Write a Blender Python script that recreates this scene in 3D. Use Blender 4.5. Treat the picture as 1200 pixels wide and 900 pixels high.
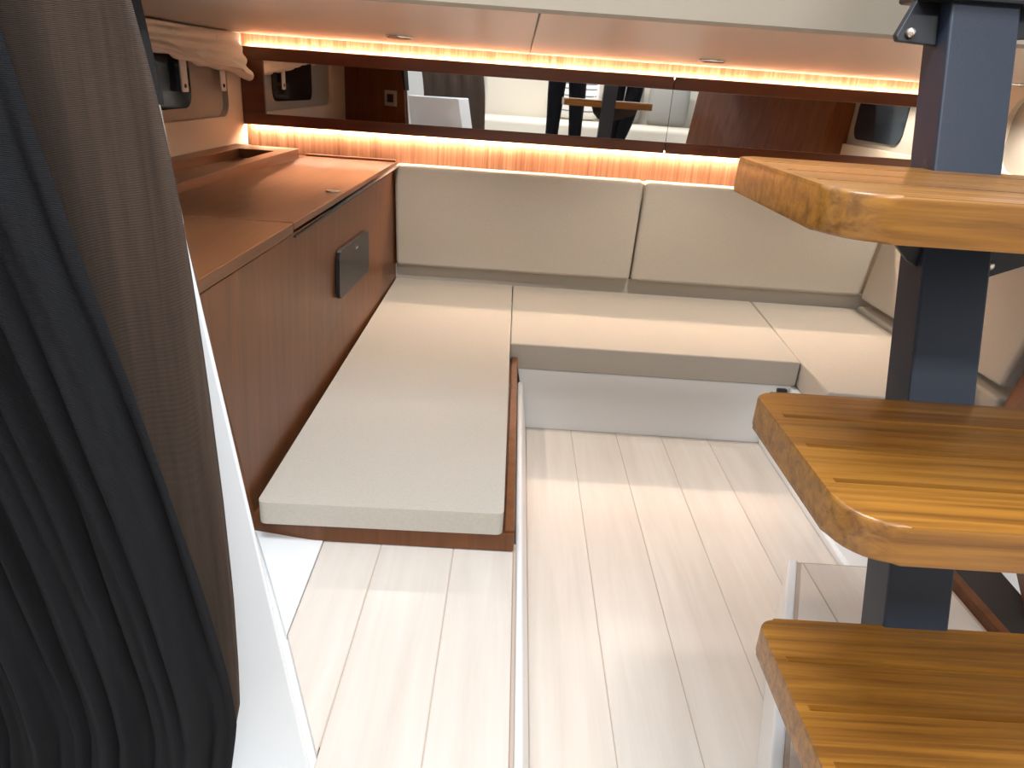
import bpy, bmesh, math, random
from mathutils import Vector, Matrix
random.seed(7)
for o in list(bpy.data.objects): bpy.data.objects.remove(o)
sc = bpy.context.scene
COL = sc.collection

# ------------------------------------------------------------------ camera, world, lights, exposure
cam = bpy.data.cameras.new('camera'); co = bpy.data.objects.new('camera', cam); COL.objects.link(co)
cam.sensor_fit = 'HORIZONTAL'; cam.sensor_width = 36; cam.lens = 832/1200*36; cam.clip_start = .02
def _n(v):
    return Vector(v).normalized()
_dy = _n((12, -352, 832)); _s = .066
_dx = _n((1, _s, -(_dy[0]+_dy[1]*_s)/_dy[2]))
_dz = _dx.cross(_dy)
if _dz[1] > 0: _dz = -_dz
# columns of the camera frame expressed in the world
right = Vector((_dx[0], _dy[0], _dz[0])); down = Vector((_dx[1], _dy[1], _dz[1])); fwd = Vector((_dx[2], _dy[2], _dz[2]))
m = Matrix.Identity(4)
for i in range(3):
    m[i][0] = right[i]; m[i][1] = -down[i]; m[i][2] = -fwd[i]
m[0][3], m[1][3], m[2][3] = 0, 0, 1.05
co.matrix_world = m
sc.camera = co

w = bpy.data.worlds.new('sky'); sc.world = w; w.use_nodes = True
w.node_tree.nodes['Background'].inputs[0].default_value = (.62, .78, 1, 1)
w.node_tree.nodes['Background'].inputs[1].default_value = 1.2

TOP_FILL = 29      # added unseen overhead area light (W)
SPOT_W = 10         # saloon ceiling spots (W)
LED_TOP = 75; LED_LOW = 170; DOWN_W = 15.0
sc.view_settings.view_transform = 'Standard'; sc.view_settings.look = 'None'
sc.view_settings.gamma = 1; sc.view_settings.use_curve_mapping = False
sc.view_settings.exposure = .34

# ------------------------------------------------------------------ materials
def mat(name, base=(.8,.8,.8), rough=.5, metal=0, grain=None, dark=None, gscale=(1,1,1), gdetail=6, contrast=(.35,.7),
        bump=0, bscale=(200,200,200), emit=None, estr=0, coat=0, vary=0, spec=.5, wave=None, sheen=0):
    M = bpy.data.materials.new(name); M.use_nodes = True
    nt = M.node_tree; N = nt.nodes; L = nt.links; P = N['Principled BSDF']
    P.inputs['Base Color'].default_value = (*base, 1); P.inputs['Roughness'].default_value = rough
    P.inputs['Metallic'].default_value = metal; P.inputs['Specular IOR Level'].default_value = spec
    P.inputs['Coat Weight'].default_value = coat; P.inputs['Coat Roughness'].default_value = .12
    P.inputs['Sheen Weight'].default_value = sheen
    if emit: P.inputs['Emission Color'].default_value = (*emit, 1); P.inputs['Emission Strength'].default_value = estr
    tc = N.new('ShaderNodeTexCoord')
    if dark:
        mp = N.new('ShaderNodeMapping'); mp.inputs['Scale'].default_value = gscale
        L.new(tc.outputs['Object'], mp.inputs['Vector'])
        oi = N.new('ShaderNodeObjectInfo'); ad = N.new('ShaderNodeVectorMath'); ad.operation = 'ADD'
        sc_ = N.new('ShaderNodeMath'); sc_.operation = 'MULTIPLY'; sc_.inputs[1].default_value = 37
        L.new(oi.outputs['Random'], sc_.inputs[0])
        L.new(mp.outputs[0], ad.inputs[0]); L.new(sc_.outputs[0], ad.inputs[1])
        nz = N.new('ShaderNodeTexNoise'); nz.inputs['Scale'].default_value = 1; nz.inputs['Detail'].default_value = gdetail
        nz.inputs['Roughness'].default_value = .65; nz.inputs['Distortion'].default_value = .35
        L.new(ad.outputs[0], nz.inputs['Vector'])
        cr = N.new('ShaderNodeValToRGB')
        cr.color_ramp.elements[0].position = contrast[0]; cr.color_ramp.elements[0].color = (*dark, 1)
        cr.color_ramp.elements[1].position = contrast[1]; cr.color_ramp.elements[1].color = (*base, 1)
        L.new(nz.outputs['Fac'], cr.inputs[0])
        out = cr.outputs[0]
        if vary:
            hs = N.new('ShaderNodeHueSaturation'); mr = N.new('ShaderNodeMapRange')
            mr.inputs['To Min'].default_value = 1-vary; mr.inputs['To Max'].default_value = 1+vary*.4
            L.new(oi.outputs['Random'], mr.inputs['Value']); L.new(mr.outputs[0], hs.inputs['Value'])
            L.new(out, hs.inputs['Color']); out = hs.outputs[0]
        L.new(out, P.inputs['Base Color'])
    if bump:
        bp = N.new('ShaderNodeBump'); bp.inputs['Strength'].default_value = bump; bp.inputs['Distance'].default_value = .002
        mp2 = N.new('ShaderNodeMapping'); mp2.inputs['Scale'].default_value = bscale
        L.new(tc.outputs['Object'], mp2.inputs['Vector'])
        if wave:
            wv = N.new('ShaderNodeTexWave'); wv.bands_direction = wave; wv.inputs['Scale'].default_value = 1
            wv.inputs['Distortion'].default_value = 1.2
            L.new(mp2.outputs[0], wv.inputs['Vector']); L.new(wv.outputs['Fac'], bp.inputs['Height'])
            if dark:
                mx = N.new('ShaderNodeMix'); mx.data_type = 'RGBA'; mx.blend_type = 'MULTIPLY'
                r2 = N.new('ShaderNodeMapRange'); r2.inputs['To Min'].default_value = .55; r2.inputs['To Max'].default_value = 1.25
                L.new(wv.outputs['Fac'], r2.inputs['Value']); mx.inputs[0].default_value = 1
                L.new(out, mx.inputs[6]); L.new(r2.outputs[0], mx.inputs[7]); L.new(mx.outputs[2], P.inputs['Base Color'])
        else:
            n2 = N.new('ShaderNodeTexNoise'); n2.inputs['Scale'].default_value = 1; n2.inputs['Detail'].default_value = 3
            L.new(mp2.outputs[0], n2.inputs['Vector']); L.new(n2.outputs['Fac'], bp.inputs['Height'])
        L.new(bp.outputs[0], P.inputs['Normal'])
    return M
MT = {}
MT['plank'] = mat('pale_oak', (.77,.70,.625), .32, dark=(.68,.60,.52), gscale=(26,1.6,26), contrast=(.3,.7), vary=.05, bump=.04, bscale=(120,6,120))
MT['joint'] = mat('floor_joint', (.52,.41,.33), .7)
MT['gelcoat'] = mat('white_gelcoat', (.87,.87,.86), .28, coat=.3)
MT['fabric'] = mat('beige_fabric', (.53,.485,.42), .9, dark=(.48,.435,.37), gscale=(220,220,220), bump=.25, bscale=(900,900,900), sheen=.1, spec=.2)
MT['walnut'] = mat('walnut_veneer', (.190,.068,.022), .36, dark=(.105,.035,.011), gscale=(34,34,1.5), contrast=(.3,.72), spec=.35)
MT['walnut_top'] = mat('walnut_top', (.185,.070,.027), .32, dark=(.125,.045,.016), gscale=(40,1.6,40), contrast=(.3,.72), coat=.05, spec=.4)
MT['panel_wood'] = mat('led_lit_veneer', (.46,.235,.135), .45, dark=(.24,.10,.050), gscale=(75,20,1.6), contrast=(.36,.66))  # same wood as walnut, colour lightened to stand in for LED light
MT['trim_wood'] = mat('dark_trim_wood', (.13,.042,.018), .30, dark=(.085,.026,.012), gscale=(2,30,30), coat=.2)
MT['teak'] = mat('teak', (.38,.160,.022), .38, dark=(.18,.068,.010), gscale=(2.2,80,80), contrast=(.36,.63), coat=.2, vary=.10, bump=.05, bscale=(6,200,200))
MT['post'] = mat('navy_powder_coat', (.016,.023,.038), .42, bump=.12, bscale=(700,700,700))
MT['bracket'] = mat('black_steel', (.010,.011,.014), .45)
MT['black'] = mat('black_plastic', (.016,.016,.018), .4)
MT['seal'] = mat('black_seal', (.02,.018,.018), .6)
MT['chrome'] = mat('chrome', (.85,.85,.85), .15, metal=1)
MT['nickel'] = mat('pale_nickel', (.8,.72,.62), .3, metal=1)
MT['mirror'] = mat('mirror_glass', (.88,.88,.87), .012, metal=1)
MT['headliner'] = mat('beige_headliner', (.50,.455,.40), .28, bump=.10, bscale=(7,3,7), spec=.4)
MT['fascia'] = mat('cream_fascia', (.43,.365,.28), .5)
MT['hull'] = mat('cream_hull_liner', (.70,.60,.47), .6)
MT['recess'] = mat('grey_window_surround', (.36,.33,.28), .6)
MT['glass'] = mat('dark_window_glass', (.012,.02,.028), .08, spec=.6)
MT['shade'] = mat('cream_cloth', (.80,.73,.63), .85, bump=.2, bscale=(600,600,600))
MT['strap'] = mat('white_strap', (.80,.78,.74), .7)
MT['navy_cloth'] = mat('navy_knit', (.0135,.0128,.0155), .85, dark=(.0075,.007,.009), gscale=(90,90,3), bump=.9, bscale=(30,30,330), wave='Z', sheen=.03, spec=.2)  # darker colour of the curtain cloth, for its less lit pleats
MT['lit_cloth'] = mat('warm_lit_knit', (.130,.086,.060), .85, dark=(.085,.056,.040), gscale=(110,110,4), bump=.7, bscale=(30,30,330), wave='Z', sheen=.02, spec=.2)  # same curtain cloth, browned to imitate warm light on its flat side
MT['led'] = mat('warm_led', (1,.8,.5), .5, emit=(1,.78,.58), estr=LED_TOP)
MT['led_low'] = mat('warm_led_low', (1,.8,.5), .5, emit=(1,.78,.58), estr=LED_LOW)
MT['lens'] = mat('lamp_lens', (.9,.9,.88), .2, emit=(1,.86,.7), estr=2.0)
MT['lens_on'] = mat('lamp_lens_lit', (.9,.9,.88), .2, emit=(1,.9,.78), estr=6)
MT['sofa'] = mat('cream_sofa', (.68,.62,.52), .85)
MT['grey_cloth'] = mat('grey_cloth', (.30,.29,.27), .9)
MT['white_cloth'] = mat('white_cloth', (.78,.77,.74), .9)
MT['stripe'] = mat('navy_stripe', (.10,.12,.18), .9)
MT['saloon'] = mat('saloon_white', (.78,.76,.72), .6)
MT['trouser'] = mat('black_trousers', (.004,.004,.005), .9, spec=.1)
MT['shirt'] = mat('grey_shirt', (.09,.10,.12), .85)
MT['skin'] = mat('skin', (.55,.34,.25), .55)
MT['hair'] = mat('dark_hair', (.03,.02,.015), .6)
MT['teal'] = mat('teal_cover', (.02,.12,.20), .6)

# ------------------------------------------------------------------ mesh helpers
def link(name, me, m_, parent=None, smooth=False):
    o = bpy.data.objects.new(name, me); COL.objects.link(o)
    if m_ is not None and not me.materials: me.materials.append(MT[m_])
    if parent is not None:
        o.parent = parent
    if smooth:
        for p in me.polygons: p.use_smooth = True
    return o
def fin(bm, name, m_, parent=None, smooth=False):
    bmesh.ops.recalc_face_normals(bm, faces=bm.faces)
    me = bpy.data.meshes.new(name); bm.to_mesh(me); bm.free()
    return link(name, me, m_, parent, smooth)
def bev(bm, r, seg=2):
    if r > 0:
        bmesh.ops.bevel(bm, geom=list(bm.edges), offset=r, segments=seg, profile=.5, affect='EDGES', clamp_overlap=True)
def bm_hexa(c):           # 8 corners: bottom ring 4 then top ring 4
    bm = bmesh.new(); v = [bm.verts.new(p) for p in c]
    for f in ((0,1,2,3),(4,5,6,7),(0,1,5,4),(1,2,6,5),(2,3,7,6),(3,0,4,7)): bm.faces.new([v[i] for i in f])
    return bm
def bm_box(x0,x1,y0,y1,z0,z1):
    return bm_hexa([(x0,y0,z0),(x1,y0,z0),(x1,y1,z0),(x0,y1,z0),(x0,y0,z1),(x1,y0,z1),(x1,y1,z1),(x0,y1,z1)])
def box(name, m_, x0,x1,y0,y1,z0,z1, parent=None, r=0, seg=2, smooth=False):
    bm = bm_box(x0,x1,y0,y1,z0,z1); bev(bm, r, seg); return fin(bm, name, m_, parent, smooth)
def hexa(name, m_, c, parent=None, r=0, seg=2, smooth=False):
    bm = bm_hexa(c); bev(bm, r, seg); return fin(bm, name, m_, parent, smooth)
def bm_prism(bot, top):
    bm = bmesh.new(); a = [bm.verts.new(p) for p in bot]; b = [bm.verts.new(p) for p in top]; n = len(a)
    bm.faces.new(a); bm.faces.new(b)
    for i in range(n): bm.faces.new((a[i], a[(i+1)%n], b[(i+1)%n], b[i]))
    return bm
def prism(name, m_, bot, top, parent=None, r=0, seg=2, smooth=False):
    bm = bm_prism(bot, top); bev(bm, r, seg); return fin(bm, name, m_, parent, smooth)
def slab(name, m_, poly, z0, z1, parent=None, r=0, seg=2, smooth=False):
    return prism(name, m_, [(x,y,z0) for x,y in poly], [(x,y,z1) for x,y in poly], parent, r, seg, smooth)
def round_poly(pts, rads, n=6):
    out = []; k = len(pts)
    for i in range(k):
        p = Vector(pts[i]); a = Vector(pts[i-1]); b = Vector(pts[(i+1)%k]); r = rads[i]
        if r <= 0: out.append(tuple(p)); continue
        da = (a-p).normalized(); db = (b-p).normalized()
        half = da.angle(db)/2; t = r/math.tan(half); cdir = (da+db).normalized(); c = p+cdir*(r/math.sin(half))
        s = p+da*t-c; e = p+db*t-c
        ang = s.angle(e)
        a0 = math.atan2(s.y, s.x); a1 = math.atan2(e.y, e.x); d = a1-a0
        while d > math.pi: d -= 2*math.pi
        while d < -math.pi: d += 2*math.pi
        for j in range(n+1):
            q = a0+d*j/n; out.append((c.x+r*math.cos(q), c.y+r*math.sin(q)))
    return out
def lathe(name, m_, prof, center, parent=None, n=24, axis='Z', smooth=True):
    bm = bmesh.new(); rings = []
    for r, h in prof:
        ring = []
        for i in range(n):
            a = 2*math.pi*i/n; x, y = r*math.cos(a), r*math.sin(a)
            p = (x, y, h) if axis == 'Z' else ((h, x, y) if axis == 'X' else (x, h, y))
            ring.append(bm.verts.new((center[0]+p[0], center[1]+p[1], center[2]+p[2])))
        rings.append(ring)
    for a, b in zip(rings, rings[1:]):
        for i in range(n): bm.faces.new((a[i], a[(i+1)%n], b[(i+1)%n], b[i]))
    bm.faces.new(rings[0]); bm.faces.new(rings[-1])
    return fin(bm, name, m_, parent, smooth)
def empty(name, loc=(0,0,0)):
    e = bpy.data.objects.new(name, None); COL.objects.link(e); e.empty_display_size = .05
    return e
def tag(o, label, cat, group=None):
    o['label'] = label; o['category'] = cat
    if group: o['group'] = group
    return o
def st(o, label=None):
    o['kind'] = 'structure'
    if label: o['label'] = label
    return o
def wn(o):                       # crisp shading for rounded boxes
    for p in o.data.polygons: p.use_smooth = True
    md = o.modifiers.new('wn', 'WEIGHTED_NORMAL'); md.keep_sharp = False; md.weight = 90
    return o
def grid_mesh(name, m_, rows, parent=None, solid=0, smooth=True):
    bm = bmesh.new(); V = [[bm.verts.new(p) for p in r] for r in rows]
    for a, b in zip(V, V[1:]):
        for i in range(len(a)-1): bm.faces.new((a[i], a[i+1], b[i+1], b[i]))
    o = fin(bm, name, m_, parent, smooth)
    if solid:
        md = o.modifiers.new('thickness', 'SOLIDIFY'); md.thickness = solid; md.offset = 0
    return o
def interp(tab, z):
    tab = sorted(tab)
    if z <= tab[0][0]:
        (a, b), (c, d) = tab[0], tab[1]
    elif z >= tab[-1][0]:
        (a, b), (c, d) = tab[-2], tab[-1]
    else:
        for (a, b), (c, d) in zip(tab, tab[1:]):
            if a <= z <= c: break
    return b+(d-b)*(z-a)/(c-a)

# ------------------------------------------------------------------ the shell
CZ = 1.155            # alcove headliner height
YB = 2.97             # back wall
fl = st(empty('floor'), 'pale oak plank floor in the middle of the cabin')
sub = box('floor_bed', 'joint', -1.9, 2.4, -3.1, 3.0, -.06, -.0016, fl)
xs = [.0865, .237, .387, .5375, .6935, .880]
for a, b in zip(xs, xs[1:]):
    box('plank', 'plank', a+.0008, b-.0008, -.6, 2.125, -.012, 0, fl, r=.0012, seg=1)

# left raised floor: pale planks, tan edge strip, white coaming
lf = st(empty('floor_raised_left'), 'raised pale plank floor in front of the chaise')
LW = lambda y: -.218-(y-.68)*.4855          # foot line of the white bulkhead on the raised floor
box('floor_core', 'gelcoat', -.60, .046, -.6, 1.30, 0, .168, lf)
slab('joint_bed', 'joint', [(-.21,-.6),(.044,-.6),(.044,1.22),(-.332,1.22),(-.325,.925),(-.221,.712),(-.21,.69)], .168, .1782, lf)
box('plank', 'plank', -.0756, .0435, -.6, 1.23, .168, .18, lf, r=.0012, seg=1)
box('plank', 'plank', -.2207, -.0772, -.6, 1.23, .168, .18, lf, r=.0012, seg=1)
slab('plank', 'plank', [(-.2224,.70),(-.2224,1.23),(-.338,1.23),(-.330,.922)], .168, .18, lf, r=.0012, seg=1)
slab('filler_piece', 'gelcoat', [(-.331,.92),(-.340,1.25),(-.52,1.25),(-.47,1.19)], .168, .183, lf, r=.002, seg=1)
box('edge_strip', 'joint', .0445, .0500, -.6, 1.215, .168, .1795, lf)
prism('coaming', 'gelcoat', [(.046,-.6,-.0),(.0865,-.6,0),(.0865,2.13,0),(.046,2.13,0)],
      [(.0505,-.6,.183),(.064,-.6,.183),(.064,2.13,.16),(.0505,2.13,.16)], lf, r=.006, seg=3, smooth=False)

# right raised step under the ladder
rf = st(empty('floor_raised_right'), 'raised plank step under the ladder')
SX = lambda y: .618-(1.224-y)*.40           # its slanted free edge
def step_poly(off, y0, y1, xr): return [(SX(y0)+off, y0), (xr, y0), (xr, y1), (SX(y1)+off, y1)]
slab('step_core', 'gelcoat', step_poly(.0, -.3, 1.224, 1.0), 0, .168, rf, r=.006)
slab('edge_strip', 'joint', step_poly(.018, -.3, 1.216, .93), .168, .1784, rf)
slab('white_nosing', 'gelcoat', [(SX(-.3)-.002,-.3),(SX(-.3)+.018,-.3),(SX(1.224)+.018,1.224),(SX(1.224)-.002,1.224)], .15, .181, rf, r=.004)
seam = .642
ys = (seam-.618-.026)/.40+1.224
slab('plank', 'plank', [(SX(.20)+.026,.20),(seam,.20),(seam,1.21),(SX(1.21)+.026,1.21)] if SX(1.21)+.026 < seam else
     [(SX(.20)+.026,.20),(seam,.20),(seam,min(1.21,ys))], .168, .18, rf, r=.001, seg=1)
box('plank', 'plank', seam+.0022, seam+.150, .2, 1.212, .168, .18, rf, r=.001, seg=1)
box('plank', 'plank', seam+.1522, .915, .2, 1.212, .168, .18, rf, r=.001, seg=1)

# back wall
st(box('wall_back', 'panel_wood', -1.25, 1.95, YB, YB+.03, -.02, CZ+.03), 'veneered back wall of the berth, coloured as lit by the LED strips')
# left hull side with a recessed window
HX = -1.075
def hull_wall(name, X, side, y0, y1, z0, z1, ry0, ry1, rz0, rz1, rad, depth):
    root = st(empty(name))
    bm = bmesh.new()
    outer = [(y0,z0),(y1,z0),(y1,z1),(y0,z1)]
    inner = round_poly([(ry0,rz0),(ry1,rz0),(ry1,rz1),(ry0,rz1)], [rad]*4, 6)
    vo = [bm.verts.new((X,a,b)) for a,b in outer]; vi = [bm.verts.new((X,a,b)) for a,b in inner]
    eds = [bm.edges.new((vo[i],vo[(i+1)%4])) for i in range(4)]+[bm.edges.new((vi[i],vi[(i+1)%len(vi)])) for i in range(len(vi))]
    bmesh.ops.triangle_fill(bm, edges=eds, use_beauty=True)
    vb = [bm.verts.new((X-side*depth,a,b)) for a,b in inner]; n = len(vi)
    for i in range(n): bm.faces.new((vi[i],vi[(i+1)%n],vb[(i+1)%n],vb[i]))
    fin(bm, 'liner', 'hull', root)
    prism('window_surround', 'recess', [(X-side*depth,a,b) for a,b in inner], [(X-side*(depth+.01),a,b) for a,b in inner], root)
    return root
wl = hull_wall('wall_left', HX, 1, 1.0, YB, .60, CZ+.03, 1.52, 2.80, .868, 1.22, .055, .02)
wl['label'] = 'cream hull side with a recessed window surround'
w1 = st(empty('window_1'), 'dark cabin window behind the gathered cream shade')
pl = round_poly([(1.90,.900),(2.52,.905),(2.52,1.15),(1.90,1.15)], [.05]*4, 6)
prism('pane', 'glass', [(HX-.02,a,b) for a,b in pl], [(HX-.013,a,b) for a,b in pl], w1)
# right hull side (seen in the mirror)
RX = 1.72
wr = hull_wall('wall_right', RX, -1, 1.0, YB, .30, CZ+.03, 1.55, 2.70, .87, 1.13, .09, .02)
wr['label'] = 'cream hull side with an oval recess and porthole'
w2 = st(empty('window_2'), 'round edged cabin window seen in the mirror')
pl = round_poly([(1.95,.90),(2.45,.90),(2.45,1.11),(1.95,1.11)], [.06]*4, 6)
prism('pane', 'glass', [(RX+.02,a,b) for a,b in pl], [(RX+.013,a,b) for a,b in pl], w2)

# ceiling of the alcove: two headliner panels and the front fascia
ce = st(empty('ceiling'), 'glossy beige headliner of the berth')
box('panel', 'headliner', -1.25, .0200, 1.262, YB, CZ, CZ+.03, ce, r=.003)
box('panel', 'headliner', .0212, 1.95, 1.262, YB, CZ, CZ+.03, ce, r=.003)
box('backing', 'headliner', -1.25, 1.95, 1.27, YB, CZ+.03, CZ+.05, ce)
bmf = bm_prism([(-1.75,1.262,CZ-.001),(-1.75,1.25,CZ+.004),(-1.75,1.222,CZ+.16),(-1.75,1.30,CZ+.16),(-1.75,1.30,CZ+.002)],
               [(2.25,1.262,CZ-.001),(2.25,1.25,CZ+.004),(2.25,1.222,CZ+.16),(2.25,1.30,CZ+.16),(2.25,1.30,CZ+.002)])
st(fin(bmf, 'trim_1', 'fascia'), 'cream edge of the low ceiling above the berth')

# white slanted bulkhead on the left and the wood panel that closes it
wb = st(empty('wall_bulkhead'), 'white moulded bulkhead leaning outwards beside the cabinet')
d = Vector((-.44,.898)).normalized(); nrm = Vector((d.y,-d.x))        # room-side normal
def bh(off, t, z, base=(-.218,.68)):
    lean = -(z-.18)*.125
    p = Vector(base)+d*t+nrm*(lean+off); return (p.x, p.y, z)
# camera-facing jamb: its free edge runs up from the raised floor and leans outwards
JT, JB = (-.353,.75,.936), (-.223,.662,.172)
hexa('jamb', 'gelcoat', [(-.60,.612,.0),(JB[0]+.032,.655,.0),(JB[0]-.02,.76,.0),(-.62,.72,.0),
     (-.74,.66,.93),(JT[0],JT[1],JT[2]),(JT[0]-.06,JT[1]+.12,.93),(-.76,.80,.93)], wb, r=.004, seg=3)
hexa('return_wall', 'gelcoat', [bh(-.012,.02,.0),bh(-.012,.61,.0),bh(-.06,.61,.0),bh(-.06,.02,.0),bh(-.014,.10,.75),bh(-.014,.84,.75),bh(-.06,.84,.75),bh(-.06,.10,.75)], wb)
wp = st(empty('wall_partition_left'), 'dark wood partition panel above the cabinet')
pa, pb = Vector((-.66,1.42)), Vector((HX-.02,1.19)); pd = (pb-pa).normalized(); pn = Vector((pd.y,-pd.x))
def pp(s, o, z): q = pa+pd*(s+(max(z,.80)-.80)*.10*(1-s/.475))+pn*o; return (q.x,q.y,z)
LN = (pb-pa).length
sgn = 1
hexa('panel', 'walnut', [pp(0,-.015,.74),pp(LN,-.015,.74),pp(LN,.015,.74),pp(0,.015,.74),pp(0,-.015,CZ+.02),pp(LN,-.015,CZ+.02),pp(LN,.015,CZ+.02),pp(0,.015,CZ+.02)], wp, r=.002)
hexa('edge_seal', 'seal', [pp(-.012,-.019,.97),pp(0,-.019,.97),pp(0,.019,.97),pp(-.012,.019,.97),pp(-.010,-.02,CZ+.02),pp(.02,-.02,CZ+.02),pp(.02,.02,CZ+.02),pp(-.010,.02,CZ+.02)], wp, r=.002)
hexa('edge_band', 'nickel', [pp(-.004,-.017,.75),pp(0,-.017,.75),pp(0,-.008,.75),pp(-.004,-.008,.75),pp(-.004,-.017,.97),pp(0,-.017,.97),pp(0,-.008,.97),pp(-.004,-.008,.97)], wp)
# right wooden partition
wq = st(empty('wall_partition_right'), 'dark wood partition to the right of the berth')
hexa('panel', 'walnut', [(1.443,1.905,.18),(1.01,1.06,.18),(1.04,1.045,.18),(1.60,1.88,.18),(1.648,1.905,CZ),(1.12,1.03,CZ),(1.15,1.01,CZ),(1.80,1.88,CZ)], wq, r=.002)

# ------------------------------------------------------------------ saloon around the camera (what the mirror looks back at)
ss = st(empty('wall_saloon'), 'white saloon walls behind the camera')
box('panel', 'saloon', -1.78, -1.72, -3.0, 1.26, 0, 1.25, ss); box('panel', 'saloon', -1.78, -1.72, -3.0, 1.26, 1.95, 2.35, ss)
box('panel', 'saloon', 2.22, 2.28, -3.0, 1.26, 0, 1.25, ss); box('panel', 'saloon', 2.22, 2.28, -3.0, 1.26, 1.95, 2.35, ss)
box('panel', 'saloon', -1.78, 2.28, -3.06, -3.0, 0, 2.35, ss)
box('panel', 'saloon', -1.78, -1.15, 1.0, 1.06, 0, CZ+.1, ss); box('panel', 'saloon', 1.75, 2.28, 1.0, 1.06, 0, CZ+.1, ss)
box('panel', 'saloon', -1.78, -.25, 1.27, 1.33, CZ+.1, 2.35, ss); box('panel', 'saloon', 1.30, 2.28, 1.27, 1.33, CZ+.1, 2.35, ss)
for i, x in enumerate((-1.75, 2.25)):
    for y in (-1.6, -.2):
        box('window_post', 'black', x-.02, x+.02, y-.03, y+.03, 1.25, 1.95, ss)
st(box('ceiling_saloon', 'saloon', -1.78, 2.28, -3.06, 1.33, 2.30, 2.36), 'white saloon ceiling overhead')
sf = st(empty('floor_saloon'), 'pale saloon floor behind the camera')
for i in range(12):
    box('plank', 'plank', -1.72+i*.325, -1.72+i*.325+.3225, -3.0, -.62, .28, .30, sf)
box('riser', 'gelcoat', -1.72, 2.22, -.62, -.605, 0, .30, sf)

def lamp_area(name, loc, sx, sy, power, color, label):  # added area light in a made-up ceiling frame
    root = empty(name); tag(root, label, 'ceiling light')
    box('frame', 'saloon', loc[0]-sx/2-.03, loc[0]+sx/2+.03, loc[1]-sy/2-.03, loc[1]+sy/2+.03, loc[2]+.005, loc[2]+.03, root, r=.004)
    L = bpy.data.lights.new('lamp_glow', 'AREA'); L.shape = 'RECTANGLE'; L.size = sx; L.size_y = sy; L.energy = power; L.color = color
    lo = bpy.data.objects.new('lamp_glow', L); COL.objects.link(lo); lo.location = loc; lo.parent = root
    return root
lamp_area('top_fill', (-.15,.50,2.27), .7, .5, TOP_FILL, (.80,.90,1), 'unseen overhead area light added for cool light from above')  # unseen source, added for cool light on raised floor and bulkhead
lamp_area('rear_fill', (.75,-1.0,2.27), .9, .3, 40, (.93,.96,1), 'unseen area light added behind the camera to brighten the treads')  # added behind the camera to brighten tread fronts, jamb and post
def spot(x, y, power, color, label, ang=95):
    root = empty('ceiling_spot'); tag(root, label, 'spotlight', 'saloon ceiling spots')
    lathe('bezel', 'chrome', [(.030,0),(.045,0),(.045,-.006),(.030,-.010)], (x,y,2.298), root)
    L = bpy.data.lights.new('spot_glow', 'SPOT'); L.energy = power; L.color = color; L.spot_size = math.radians(ang); L.spot_blend = .6; L.shadow_soft_size = .025
    lo = bpy.data.objects.new('spot_glow', L); COL.objects.link(lo); lo.location = (x,y,2.283); lo.parent = root
spot(.30, .72, SPOT_W, (1,.80,.62), 'warm ceiling spot above the ladder opening')
spot(.55, .05, SPOT_W*.9, (1,.84,.66), 'warm ceiling spot above the treads')
spot(-.2, -1.7, 60, (1,.9,.8), 'ceiling spot over the sofa left end')
spot(1.0, -1.7, 60, (1,.9,.8), 'ceiling spot over the sofa middle')

# ------------------------------------------------------------------ mirror unit and LED strips
mi = empty('wall_mirror'); tag(mi, 'long strip mirror in a dark wood frame on the back wall', 'mirror')
F = 2.932
X0, X1, XJ = -1.073, 1.72, .575
for a, b in ((X0, XJ-.0015), (XJ+.0015, X1)):
    box('upper_rail', 'trim_wood', a, b, F, F+.022, 1.066, 1.112, mi, r=.0025)
    box('lower_rail', 'trim_wood', a, b, F, F+.022, .834, .876, mi, r=.0025)
box('stile', 'trim_wood', X0, -.985, F, F+.022, .876, 1.066, mi, r=.0025)
box('glass', 'mirror', -.985, XJ, F+.008, F+.014, .874, 1.068, mi)
box('glass', 'mirror', XJ+.002, X1, F+.008, F+.014, .874, 1.068, mi)
box('backing', 'trim_wood', X0, X1, F+.022, YB, .86, 1.085, mi)
l1 = empty('led_strip'); tag(l1, 'warm light strip above the mirror frame along the ceiling', 'light strip')
box('channel', 'trim_wood', X0+.01, X1-.01, F+.020, YB-.012, 1.085, 1.103, l1)
box('diffuser', 'led', X0+.02, X1-.02, F+.023, F+.031, 1.103, 1.1095, l1)
l2 = empty('led_strip'); tag(l2, 'warm light strip under the mirror frame above the backrests', 'light strip')
box('channel', 'trim_wood', X0+.01, X1-.01, F+.020, YB-.012, .843, .860, l2)
box('diffuser', 'led_low', X0+.02, X1-.02, F+.023, F+.031, .8365, .843, l2)

# ceiling downlights in the headliner
def downlight(x, y, label):
    root = empty('ceiling_downlight'); tag(root, label, 'downlight', 'downlights in the berth headliner')
    lathe('bezel', 'chrome', [(.026,0),(.040,0),(.040,-.003),(.034,-.007),(.026,-.004)], (x,y,CZ), root)
    lathe('baffle', 'black', [(.024,-.0005),(.026,-.0005),(.026,-.004),(.009,-.002)], (x,y,CZ), root)
    lathe('lens', 'lens', [(.009,0),(.008,-.004)], (x,y,CZ), root)
    L = bpy.data.lights.new('lamp_glow', 'SPOT'); L.energy = DOWN_W; L.color = (1,.92,.82); L.spot_size = math.radians(140); L.spot_blend = .8; L.shadow_soft_size = .02
    lo = bpy.data.objects.new('lamp_glow', L); COL.objects.link(lo); lo.location = (x,y,CZ-.012); lo.parent = root
downlight(-.369, 2.311, 'small recessed downlight over the left chaise')
downlight(.573, 2.383, 'small recessed downlight over the bench middle')
downlight(1.575, 2.50, 'small recessed downlight behind the ladder post')

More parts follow.
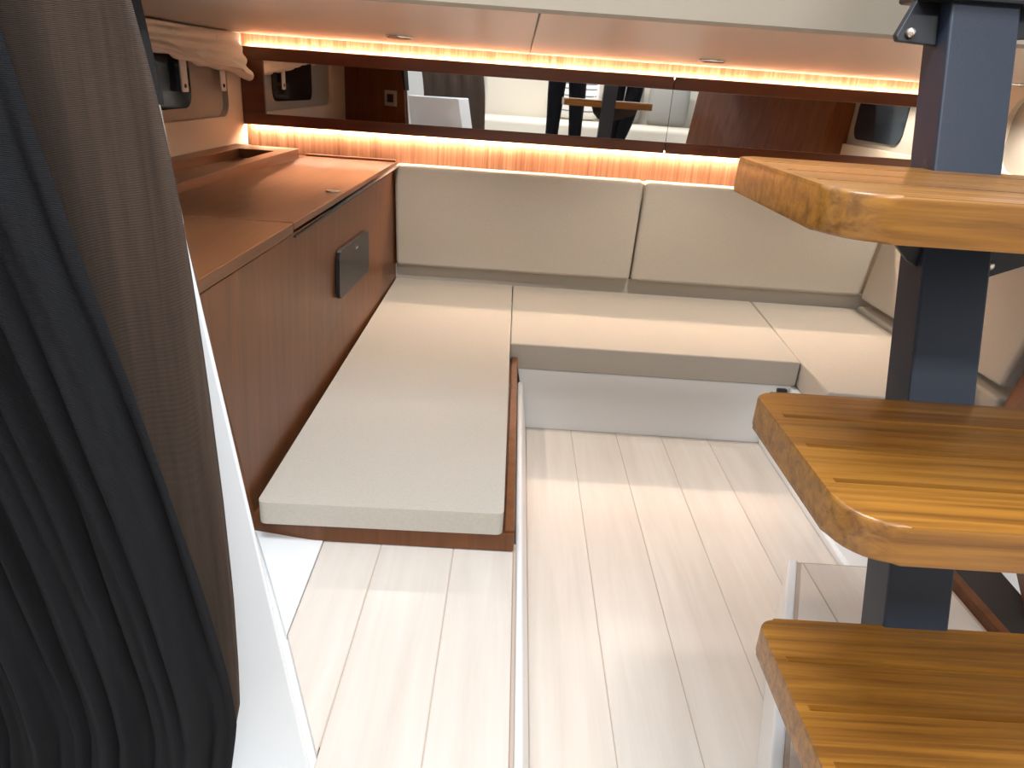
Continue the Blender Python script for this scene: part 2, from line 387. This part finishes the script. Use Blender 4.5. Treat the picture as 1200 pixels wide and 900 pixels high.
# ------------------------------------------------------------------ cabinet on the left
cb = empty('cabinet'); tag(cb, 'walnut side cabinet with a flat lid beside the left chaise', 'cabinet')
c_n = (-.452,1.0,.757); c_f = (-.478,2.93,.733)
def cabz(y): return .757-(y-1.0)*(.757-.733)/1.93
def cabx(y): return -.452-(y-1.0)*.026/1.93
# body: front panel, near end panel, carcass
prism('front_panel', 'walnut', [(-.480,1.215,.185),(-.47,2.93,.185),(-.60,2.93,.185),(-.60,1.46,.185)],
      [(-.4545,1.004,cabz(1)-.024),(-.4795,2.93,cabz(2.93)-.024),(-.62,2.93,.70),(-.640,1.39,.72)], cb, r=.0015, seg=1)
hexa('end_post', 'walnut', [(-.484,1.208,.186),(-.479,1.216,.186),(-.60,1.47,.186),(-.62,1.44,.186),(-.4545,.999,.733),(-.4535,1.006,.733),(-.64,1.40,.733),(-.65,1.37,.733)], cb, r=.001)
prism('carcass', 'walnut', [(-.60,1.48,.185),(-.60,2.93,.185),(-1.06,2.93,.185),(-1.06,1.48,.185)],
      [(-.62,1.40,.71),(-.62,2.93,.70),(HX+.01,2.93,.70),(HX+.01,1.24,.71)], cb)
def toppoly(y0, y1, xl0, xl1): return [(cabx(y0), y0), (cabx(y1), y1), (xl1, y1), (xl0, y0)]
def topslab(name, poly, th, dz=0, r=.002):
    return prism(name, 'walnut_top', [(x,y,cabz(y)-th+dz) for x,y in poly], [(x,y,cabz(y)+dz) for x,y in poly], cb, r=r)
topslab('fixed_top', [(-.452,1.0),(cabx(1.492),1.492),(-1.05,1.492),(-1.05,1.232),(-.665,1.435)], .022)
lid = topslab('lid', [(cabx(1.4955),1.4955),(cabx(2.905),2.905),(-.83,2.905),(-.83,1.4955)], .016)
topslab('back_top', [(-.832,1.4955),(-.832,2.93),(-1.06,2.93),(-1.06,1.4955)], .018)
topslab('rear_rail', [(cabx(2.907),2.907),(cabx(2.93),2.93),(-.83,2.93),(-.83,2.907)], .018, dz=.008)
box('shadow_gap', 'black', -.60, -.4572, 1.50, 2.90, .7185, .7225, cb)
lathe('finger_ring', 'nickel', [(.011,0),(.019,0),(.019,.0025),(.016,.004),(.011,.0015)], (-.497,1.985,cabz(1.985)), lid, n=28)
lathe('ring_cup', 'trim_wood', [(.0005,.001),(.011,.001),(.011,.0014),(.0005,.0014)], (-.497,1.985,cabz(1.985)), lid, n=20)
# fiddle tray along the hull
tr = empty('tray'); tr.parent = cb
def rail(poly, z1): prism('tray_rail', 'walnut_top', [(x,y,cabz(y)-.001) for x,y in poly], [(x,y,z1) for x,y in poly], tr, r=.002)
rail([(-.825,1.50),(-.825,2.80),(-.872,2.80),(-.872,1.50)], .770)
rail([(-.872,2.655),(-.825,2.80),(-1.062,2.80),(-1.062,2.655)][:0] or [(-.872,2.66),(-.825,2.80),(-.825,2.80),(-1.062,2.80),(-1.062,2.66)][:0] or [(-.8722,2.66),(-.8722,2.80),(-1.0,2.80),(-1.0,2.66)], .770)
rail([(-1.0,1.50),(-1.0,2.80),(-1.062,2.80),(-1.062,1.50)], .772)
prism('tray_floor', 'trim_wood', [(-.873,1.5,.7505),(-.873,2.66,.7365),(-1.0,2.66,.7365),(-1.0,1.5,.7505)], [(-.873,1.5,.7525),(-.873,2.66,.7385),(-1.0,2.66,.7385),(-1.0,1.5,.7525)], tr)
# black access hatch on the cabinet face
hp = round_poly([(1.886,.468),(2.297,.452),(2.297,.584),(1.886,.602)], [.022]*4, 5)
def fx(y, z): # cabinet face X
    k = (z-.185)/(.732-.185); return (-.480+(y-1.2)*.0062)*(1-k)+(-.4545-(y-1.0)*.013)*k
hh = prism('access_hatch', 'black', [(fx(y,z)-.002,y,z) for y,z in hp], [(fx(y,z)+.009,y,z) for y,z in hp], cb, r=.002)
box('hatch_latch', 'chrome', fx(2.08,.57)+.008, fx(2.08,.57)+.0115, 2.09, 2.115, .566, .572, hh)

# ------------------------------------------------------------------ seat bases
ba = empty('chaise_base'); tag(ba, 'walnut tray base under the left chaise cushion', 'seat base')
front = round_poly([(-.50,1.205),(-.36,1.182),(.044,1.186),(.044,2.16),(-.49,2.16)], [.0,.12,.004,0,0], 6)
slab('plinth', 'walnut', front, .183, .2245, ba, r=.0015, seg=1)
box('side_lip', 'walnut', .0235, .044, 1.190, 2.16, .2245, .232, ba, r=.002)
box('core', 'gelcoat', -.478, .046, 1.31, 2.9, .0, .183, ba)
box('under_board', 'gelcoat', -.47, .030, 2.161, 2.9, .183, .200, ba)
bb = empty('bench_base'); tag(bb, 'white moulded base below the middle bench cushion', 'seat base')
hexa('front_face', 'gelcoat', [(.0865,2.118,0),(.865,2.118,0),(.865,2.3,0),(.0865,2.3,0),(.047,2.168,.189),(.955,2.168,.189),(.955,2.3,.189),(.047,2.3,.189)], bb, r=.003)
box('core', 'gelcoat', .047, .862, 2.302, 2.9, 0, .187, bb)
hexa('strap_end', 'black', [(.905,2.148,.165),(.935,2.15,.165),(.935,2.17,.165),(.905,2.17,.165),(.905,2.148,.182),(.938,2.152,.182),(.938,2.17,.182),(.905,2.17,.182)], bb, r=.003)
br = empty('bench_base'); tag(br, 'white slanted base below the right chaise cushion', 'seat base')
hexa('side_face', 'gelcoat', [(.866,1.1,0),(1.3,1.1,0),(1.3,2.9,0),(.866,2.9,0),(.945,1.925,.187),(1.46,1.925,.187),(1.46,2.9,.187),(.957,2.9,.187)], br, r=.003)
box('footing', 'gelcoat', .8622, .93, 1.0, 2.112, .0, .022, br, r=.005)
# wooden plinth strip right of the step
pk = empty('locker_plinth'); tag(pk, 'dark wood plinth strip with black recess beside the step', 'plinth')
box('strip', 'walnut', .922, .943, .6, 1.7, .165, .20, pk, r=.002)
hexa('recess', 'seal', [(.945,.6,.165),(1.02,.6,.165),(1.10,1.7,.165),(.945,1.7,.165),(.945,.6,.178),(1.02,.6,.178),(1.10,1.7,.178),(.945,1.7,.178)], pk)

# ------------------------------------------------------------------ cushions
def cushion(name, poly, z0, z1, label, r=.012, group='seat cushions'):
    o = slab(name, 'fabric', poly, z0, z1, None, r=r, seg=4); wn(o); tag(o, label, 'cushion', group); return o
cushion('seat_cushion', round_poly([(-.458,1.166),(.0195,1.178),(.0135,2.888),(-.468,2.888)], [.014,.012,.004,.004], 5), .226, .275, 'long beige chaise cushion beside the walnut cabinet', r=.008)
cushion('seat_cushion', [(.0175,2.170),(.966,2.170),(1.013,2.888),(.0175,2.888)], .188, .275, 'middle beige bench cushion below the two backrests', r=.006)
cushion('seat_cushion', [(.969,2.170),(.957,1.925),(1.30,1.905),(1.455,2.06),(1.455,2.888),(1.0165,2.888)], .188, .275, 'beige cushion to the right, partly hidden by the ladder', r=.008)
def backrest(x0, x1, yb, yt, z0, z1, label, th=.075):
    o = hexa('backrest_cushion', 'fabric', [(x0[0],yb,z0),(x1[0],yb,z0),(x1[0],yb+th,z0),(x0[0],yb+th,z0),(x0[1],yt,z1),(x1[1],yt,z1),(x1[1],yt+th,z1),(x0[1],yt+th,z1)], r=.016, seg=4)
    wn(o); tag(o, label, 'cushion', 'backrest cushions'); return o
backrest((-.465,-.476), (.490,.503), 2.850, 2.868, .336, .729, 'wide beige backrest cushion next to the walnut cabinet')
backrest((.496,.509), (1.446,1.49), 2.850, 2.868, .336, .729, 'beige backrest cushion behind the top ladder tread')
o = hexa('backrest_cushion', 'fabric', [(1.452,1.93,.325),(1.56,1.93,.325),(1.56,2.86,.325),(1.449,2.86,.325),(1.52,1.93,.70),(1.62,1.93,.70),(1.58,2.86,.729),(1.497,2.86,.729)], r=.014, seg=4)
wn(o); tag(o, 'beige side backrest cushion behind the ladder post', 'cushion', 'backrest cushions')
o = slab('bolster_cushion', 'fabric', [(1.4585,1.925),(1.60,1.925),(1.60,2.88),(1.4585,2.88)], .188, .290, None, r=.012, seg=4)
wn(o); tag(o, 'narrow beige bolster cushion below the side backrest', 'cushion', 'seat cushions')
lg = empty('backrest_ledge'); tag(lg, 'shaded ledge carrying the backrest cushions', 'ledge')
box('ledge_board', 'fabric', -.478, 1.60, 2.893, YB-.003, .19, .334, lg)
box('ledge_top', 'fabric', -.478, 1.70, 2.948, YB-.003, .334, .72, lg)

# ------------------------------------------------------------------ ladder
ld = empty('ladder'); tag(ld, 'open ladder of grooved teak treads on a dark blue steel post', 'ladder')
PX0, PX1 = .520, .606
LEAN = .335
def py(z): return .835+(z-.71)*LEAN         # front face of the post
zb, zt_ = .183, 1.30
hexa('post', 'post', [(PX0,py(zb),zb),(PX1,py(zb),zb),(PX1,py(zb)+.062,zb),(PX0,py(zb)+.062,zb),(PX0,py(zt_),zt_),(PX1,py(zt_),zt_),(PX1,py(zt_)+.062,zt_),(PX0,py(zt_)+.062,zt_)], ld, r=.003)
box('foot_plate', 'bracket', PX0-.04, PX1+.04, py(zb)-.03, py(zb)+.10, .1805, .189, ld, r=.002)
# top mounting: wings and head plate
def wing(pts, y, name='mounting_wing', th=.012):
    return prism(name, 'bracket', [(x,y(z),z) for x,z in pts], [(x,y(z)+th,z) for x,z in pts], ld, r=.002)
yw = lambda z: py(z)+.012
wing([(.470,1.130),(.5195,1.128),(.5195,1.235),(.500,1.20),(.467,1.137)], lambda z: py(z)+.025)
wing([(.6065,1.140),(.655,1.146),(.66,1.153),(.62,1.23),(.6065,1.24)], lambda z: py(z)+.025)
hexa('head_plate', 'bracket', [(.488,py(1.178)-.012,1.178),(.640,py(1.178)-.012,1.178),(.640,py(1.178)+.075,1.178),(.488,py(1.178)+.075,1.178),(.488,py(1.3)-.012,1.31),(.640,py(1.3)-.012,1.31),(.640,py(1.3)+.075,1.31),(.488,py(1.3)+.075,1.31)], ld, r=.004)
def bolt(c, r=.007):
    lathe('bolt', 'chrome', [(.0005,.006),(r*.7,.006),(r,.003),(r,0),(.0005,0)], c, ld, n=12, axis='Y').scale = (1,1,1)
for c in ((.483,py(1.139)+.0165,1.141),(.645,py(1.15)+.0165,1.155)):
    lathe('bolt', 'nickel', [(.0004,0),(.0045,0),(.006,.003),(.006,.009)], c, ld, n=12, axis='Y')
def tread(x0, x1, yf, yb, z, lab):
    poly = round_poly([(x0,yb),(x0,yf),(x1,yf),(x1,yb)], [.022,.052,.052,.022], 8)
    bm = bm_prism([(x,y,z-.042) for x,y in poly], [(x,y,z) for x,y in poly])
    hor = [e for e in bm.edges if abs(e.verts[0].co.z-e.verts[1].co.z) < 1e-5]
    bmesh.ops.bevel(bm, geom=hor, offset=.0045, segments=3, profile=.5, affect='EDGES')
    o = fin(bm, 'tread', 'teak', ld)
    # grooves are cut into the top; they stop short of the ends
    cb_ = bmesh.new()
    n = 3; 
    for i in range(n):
        yc = yb-.072-(i)*.0745*(yb-yf)/.30
        t = bm_prism([(x0+.020,yc-.0030,z-.008),(x1-.02,yc-.0030,z-.008),(x1-.02,yc+.0030,z-.008),(x0+.020,yc+.0030,z-.008)],
                     [(x0+.012,yc-.0047,z+.002),(x1-.012,yc-.0047,z+.002),(x1-.012,yc+.0047,z+.002),(x0+.012,yc+.0047,z+.002)])
        me_ = bpy.data.meshes.new('tmp'); bmesh.ops.recalc_face_normals(t, faces=t.faces); t.to_mesh(me_); t.free(); cb_.from_mesh(me_); bpy.data.meshes.remove(me_)
    cm = bpy.data.meshes.new('cut'); cb_.to_mesh(cm); cb_.free()
    cu = bpy.data.objects.new('cut', cm); COL.objects.link(cu)
    md = o.modifiers.new('b', 'BOOLEAN'); md.object = cu; md.operation = 'DIFFERENCE'; md.solver = 'EXACT'
    bpy.context.view_layer.update()
    dg = bpy.context.evaluated_depsgraph_get()
    nm = bpy.data.meshes.new_from_object(o.evaluated_get(dg))
    o.modifiers.clear(); old = o.data; o.data = nm; bpy.data.meshes.remove(old); bpy.data.objects.remove(cu); bpy.data.meshes.remove(cm)
    nm.materials.clear(); nm.materials.append(MT['teak'])
    for p in nm.polygons: p.use_smooth = True
    nm.set_sharp_from_angle(angle=math.radians(32))
    o['label'] = lab
    return o
tread(.278, .852, .622, .955, .984, 'top teak tread')
tread(.320, .812, .537, .834, .710, 'middle teak tread')
tread(.354, .778, .448, .744, .426, 'bottom teak tread')
for z, yb in ((.984,.955),(.710,.834),(.426,.744)):
    zz = z-.042
    y = lambda q, zz=zz: py(zz)-.010
    wing([(.462,zz-.002),(.4775,zz-.041),(.506,zz-.068),(.5195,zz-.075),(.606,zz-.086),(.615,zz-.081),(.653,zz-.065),(.735,zz-.040),(.75,zz-.002)], y, 'tread_bracket', .009)
    hexa('support_plate', 'bracket', [(PX0-.04,yb-.22,zz-.007),(PX1+.10,yb-.22,zz-.007),(PX1+.10,py(zz)-.011,zz-.007),(PX0-.04,py(zz)-.011,zz-.007),
         (PX0-.04,yb-.22,zz-.0005),(PX1+.10,yb-.22,zz-.0005),(PX1+.10,py(zz)-.011,zz-.0005),(PX0-.04,py(zz)-.011,zz-.0005)], ld)
    lathe('bolt', 'nickel', [(.0004,0),(.0045,0),(.006,.003),(.006,.008)], (.609,y(0)-.007,zz-.066), ld, n=12, axis='Y')

# ------------------------------------------------------------------ gathered cream shade on the hull window
sh = empty('window_shade'); tag(sh, 'gathered cream fabric shade hanging over the hull window', 'shade')
rows = []
ny, nz = 60, 22
for j in range(nz+1):
    v = j/nz; r = []
    for i in range(ny+1):
        u = i/ny; y = 2.02+u*(2.90-2.02)
        ztop = 1.146+.006*u
        zbot = 1.075-.02*u-.048*u*u+ .005*math.sin(u*9)
        if u > .86: zbot -= .002*(u-.86)/.14
        z = ztop+(zbot-ztop)*v
        swell = .012+.030*v+.018*max(0,(v-.75)/.25)
        x = HX+.006+swell+.006*math.sin(u*34+v*5)*v+.006*math.sin(u*13-v*9)*(v+.2)+.004*math.sin(v*22+u*7)
        r.append((x,y,z))
    rows.append(r)
grid_mesh('cloth', 'shade', rows, sh, solid=.004)
# rolled bottom hem
rows = []
for i in range(ny+1):
    u = i/ny; y = 2.02+u*(2.90-2.02)
    zc = 1.075-.02*u-.048*u*u+.005*math.sin(u*9)-(.002*(u-.86)/.14 if u > .86 else 0)+.004
    rr = .013+.005*u+.0025*math.sin(u*40)
    cx = HX+.006+.046+.006*math.sin(u*34+5)
    rows.append([(cx-.012+rr*math.cos(a*math.pi/6), y, zc+rr*math.sin(a*math.pi/6)) for a in range(13)])
grid_mesh('rolled_hem', 'shade', rows, sh)
for yy in (2.33, 2.66):
    lathe('snap', 'nickel', [(.0004,.004),(.003,.004),(.005,.001),(.005,0)], (HX+.032,yy,1.128), sh, n=12, axis='X')
def strap(y, label):
    root = empty('shade_strap'); tag(root, label, 'strap', 'shade straps')
    pts = round_poly([(y-.022,.955),(y+.022,.955),(y+.022,1.05),(y-.022,1.05)], [.006,.006,0,0], 3)
    prism('webbing', 'strap', [(HX+.004,a,b) for a,b in pts], [(HX+.008,a,b) for a,b in pts], root)
    lathe('snap', 'black', [(.0004,.003),(.005,.003),(.007,0)], (HX+.008,y,.973), root, n=14, axis='X')
strap(2.432, 'white strap with a snap hanging in front of the dark glass')
strap(2.748, 'white strap with a snap hanging nearest the mirror')

# ------------------------------------------------------------------ dark curtain in the near left
ct = empty('curtain'); tag(ct, 'dark knitted curtain bunched at the near left edge', 'curtain')
edge = [(1.084,-.270),(1.028,-.261),(.965,-.254),(.89,-.250),(.803,-.247),(.687,-.245),(.582,-.245),(.486,-.248),(.433,-.251),(.35,-.272),(.296,-.285)]
rows = []
for j in range(45):
    z = .22+j*(1.42-.22)/44; xr = interp(edge, z); r = []
    for i in range(41):
        u = i/40; x = xr-.42*(1-u)
        y = .54+.05*(1-u)+.004*math.sin(u*26+z*2)+.0
        r.append((x,y,z))
    rows.append(r)
grid_mesh('lit_panel', 'lit_cloth', rows, ct, solid=.006)  # flat part of the same curtain, warm light put into its colour
edge2 = [(1.2,-.372),(1.067,-.338),(.99,-.326),(.897,-.307),(.817,-.288),(.719,-.267),(.615,-.250),(.516,-.237),(.462,-.235),(.40,-.245),(.30,-.262)]
rows = []
for j in range(61):
    z = .20+j*(1.42-.20)/60; xr = interp(edge2, z); r = []
    for i in range(161):
        u = i/160; x = xr-.36*(1-u)
        s = (1-u)*.36
        y = .497-.022*min(1,s/.05)+.006*math.sin(s*95+z*2)+.0045*math.sin(s*230+z*5+1)+.003*math.sin(s*410-z*4)+.003*abs(math.sin(s*160+z*9))
        r.append((x,y,z))
    rows.append(r)
grid_mesh('pleated_front', 'navy_cloth', rows, ct, solid=.004)

# ------------------------------------------------------------------ plates on the left partition (seen in the mirror)
def plate(s, z, label, wdt=.085, m_='nickel'):
    root = empty('wall_socket'); tag(root, label, 'socket')
    def q(a, b, o): p = pa+pd*(s+a)+pn*o; return (p.x,p.y,z+b)
    for nme, mm, hw, o0, o1 in (('cover', m_, wdt/2, .016, .024), ('insert', 'black', wdt*.27, .022, .0265)):
        if pn.y < 0: o0, o1 = -o0, -o1
        hexa(nme, mm, [q(-hw,-hw,o0),q(hw,-hw,o0),q(hw,-hw,o1),q(-hw,-hw,o1),q(-hw,hw,o0),q(hw,hw,o0),q(hw,hw,o1),q(-hw,hw,o1)], root, r=.002)
plate(.11, .92, 'square wall socket plate reflected at the mirror left side')

# ------------------------------------------------------------------ saloon sofa, pillows and people (mirror only)
so = empty('sofa'); tag(so, 'cream saloon sofa with a wood base, seen in the mirror', 'sofa')
box('base', 'walnut', -.4, 2.15, -2.55, -1.75, .30, .52, so, r=.005)
box('seat', 'sofa', -.42, 2.17, -2.58, -1.70, .522, .72, so, r=.04, seg=4)
box('backrest', 'sofa', -.42, 2.17, -2.85, -2.60, .522, 1.30, so, r=.05, seg=4)
def pillow(loc, m_, label, rot, stripes=False):
    bm = bmesh.new(); bmesh.ops.create_cube(bm, size=1); bmesh.ops.subdivide_edges(bm, edges=list(bm.edges), cuts=7, use_grid_fill=True)
    for v in bm.verts:
        x, y, z = v.co*2
        k = (1-x*x*.85)*(1-z*z*.85)
        v.co = Vector((x*.22*(1-.06*z*z), y*(.02+.075*max(0,k)**.5), z*.22*(1-.06*x*x)))
    o = fin(bm, 'throw_pillow', m_, None, True); o.location = loc; o.rotation_euler = rot
    tag(o, label, 'pillow', 'pillows on the sofa')
    if stripes:
        for z in (-.13,-.06,.03,.10,.15):
            s = bmesh.new(); N_ = 12
            tp = []; 
            for i in range(N_+1):
                x = -.9+1.8*i/N_; zz = z/.22
                def sy(zq):
                    k = (1-x*x*.85)*(1-zq*zq*.85); return (.02+.075*max(0,k)**.5)+.002
                tp.append((s.verts.new((x*.21, sy(zz), z)), s.verts.new((x*.21, sy(zz+.05), z+.011))))
            for a, b in zip(tp, tp[1:]): s.faces.new((a[0],b[0],b[1],a[1]))
            fin(s, 'stripe', 'stripe', o)
    return o
pillow((.62,-2.42,.955), 'white_cloth', 'white striped throw pillow on the sofa, seen in the mirror', (math.radians(-14),0,.1), True)
pillow((1.10,-2.46,.945), 'grey_cloth', 'grey throw pillow beside the striped pillow, seen in the mirror', (math.radians(-14),0,-.1))
pillow((1.60,-2.44,.945), 'grey_cloth', 'grey throw pillow at the sofa end behind the leaning leg', (math.radians(-12),0,.15))

def person(label, x, y, floor, lean, hairc='hair'):
    J = {}; E = []; R = {}
    def j(n, p, r, par=None):
        J[n] = (x+p[0], y+p[1], floor+p[2]); R[n] = r
        if par: E.append((par, n))
    j('pel', (0,0,.95), (.15,.11)); j('wai', (0,0,1.10), (.135,.095), 'pel'); j('che', (0,0,1.30), (.165,.105), 'wai'); j('nck', (0,.01,1.47), (.06,.06), 'che')
    j('jaw', (0,.03,1.54), (.062,.07), 'nck'); j('hd', (0,.03,1.64), (.078,.095), 'jaw'); j('top', (0,.025,1.72), (.055,.065), 'hd')
    for s, nm in ((-1,'l'),(1,'r')):
        b = lean if s > 0 else 0
        j('hip'+nm, (s*.09,0,.88), (.092,.095), 'pel'); j('kn'+nm, (s*.10+b*.5,.02+abs(b)*.3,.50), (.066,.068), 'hip'+nm)
        j('cal'+nm, (s*.105+b*.85,0,.32), (.060,.062), 'kn'+nm)
        j('an'+nm, (s*.11+b*1.2,-.02,.09), (.045,.045), 'cal'+nm); j('to'+nm, (s*.12+b*1.2,.14,.04), (.042,.034), 'an'+nm)
        j('sh'+nm, (s*.17,0,1.42), (.062,.062), 'che'); j('el'+nm, (s*.24,-.02,1.14), (.046,.046), 'sh'+nm)
        j('wr'+nm, (s*.10,.22,1.22), (.030,.028), 'el'+nm); j('pa'+nm, (s*.075,.28,1.25), (.018,.038), 'wr'+nm)
        for q in range(4):
            oz = -.027+q*.018; ln = (.060,.072,.076,.066)[q]
            j('f%d%s' % (q,nm), (s*.062,.315,1.255+oz), (.009,.009), 'pa'+nm); j('g%d%s' % (q,nm), (s*.045,.315+ln*.42,1.26+oz), (.0085,.0085), 'f%d%s' % (q,nm))
            j('h%d%s' % (q,nm), (s*.022,.315+ln*.6,1.262+oz), (.0075,.0075), 'g%d%s' % (q,nm))
        j('t0'+nm, (s*.06,.285,1.30), (.011,.011), 'pa'+nm); j('t1'+nm, (s*.04,.32,1.325), (.0095,.0095), 't0'+nm)
    names = list(J); ix = {n: i for i, n in enumerate(names)}
    me = bpy.data.meshes.new('person'); me.from_pydata([J[n] for n in names], [(ix[a],ix[b]) for a,b in E], [])
    o = bpy.data.objects.new('person', me); COL.objects.link(o)
    md = o.modifiers.new('s', 'SKIN'); o.modifiers.new('d', 'SUBSURF').levels = 1
    for n in names:
        sv = me.skin_vertices[0].data[ix[n]]; sv.radius = R[n]; sv.use_root = (n == 'pel')
    bpy.context.view_layer.update(); dg = bpy.context.evaluated_depsgraph_get()
    nm = bpy.data.meshes.new_from_object(o.evaluated_get(dg)); o.modifiers.clear(); o.data = nm
    nm.materials.clear()
    for k in ('trouser','shirt','skin'): nm.materials.append(MT[k])
    for p in nm.polygons:
        z = p.center.z-floor; p.use_smooth = True
        ax = abs(p.center.x-x)
        p.material_index = 2 if z > 1.49 or (p.center.y-y > .20 and z > 1.1) else (1 if z > .99 else 0)
    tag(o, label, 'person')
    h = bmesh.new(); bmesh.ops.create_uvsphere(h, u_segments=16, v_segments=10, radius=1)
    for v in h.verts: v.co = Vector((x+v.co.x*.088, y+.008+v.co.y*.105, floor+1.665+max(v.co.z,-.5)*.095))
    ho = fin(h, 'hair', hairc, o, True)
    for s in (-1,1):
        fc = bmesh.new(); bmesh.ops.create_icosphere(fc, subdivisions=1, radius=.011, matrix=Matrix.Translation((x+s*.03,y+.118,floor+1.635)))
        fin(fc, 'eye', 'black', o, True)
    return o
person('person in black trousers standing behind the camera, legs seen in the mirror', .40, -.95, .30, 0)
person('person in dark trousers with one leg angled, seen in the mirror', .96, -1.15, .30, -.16)
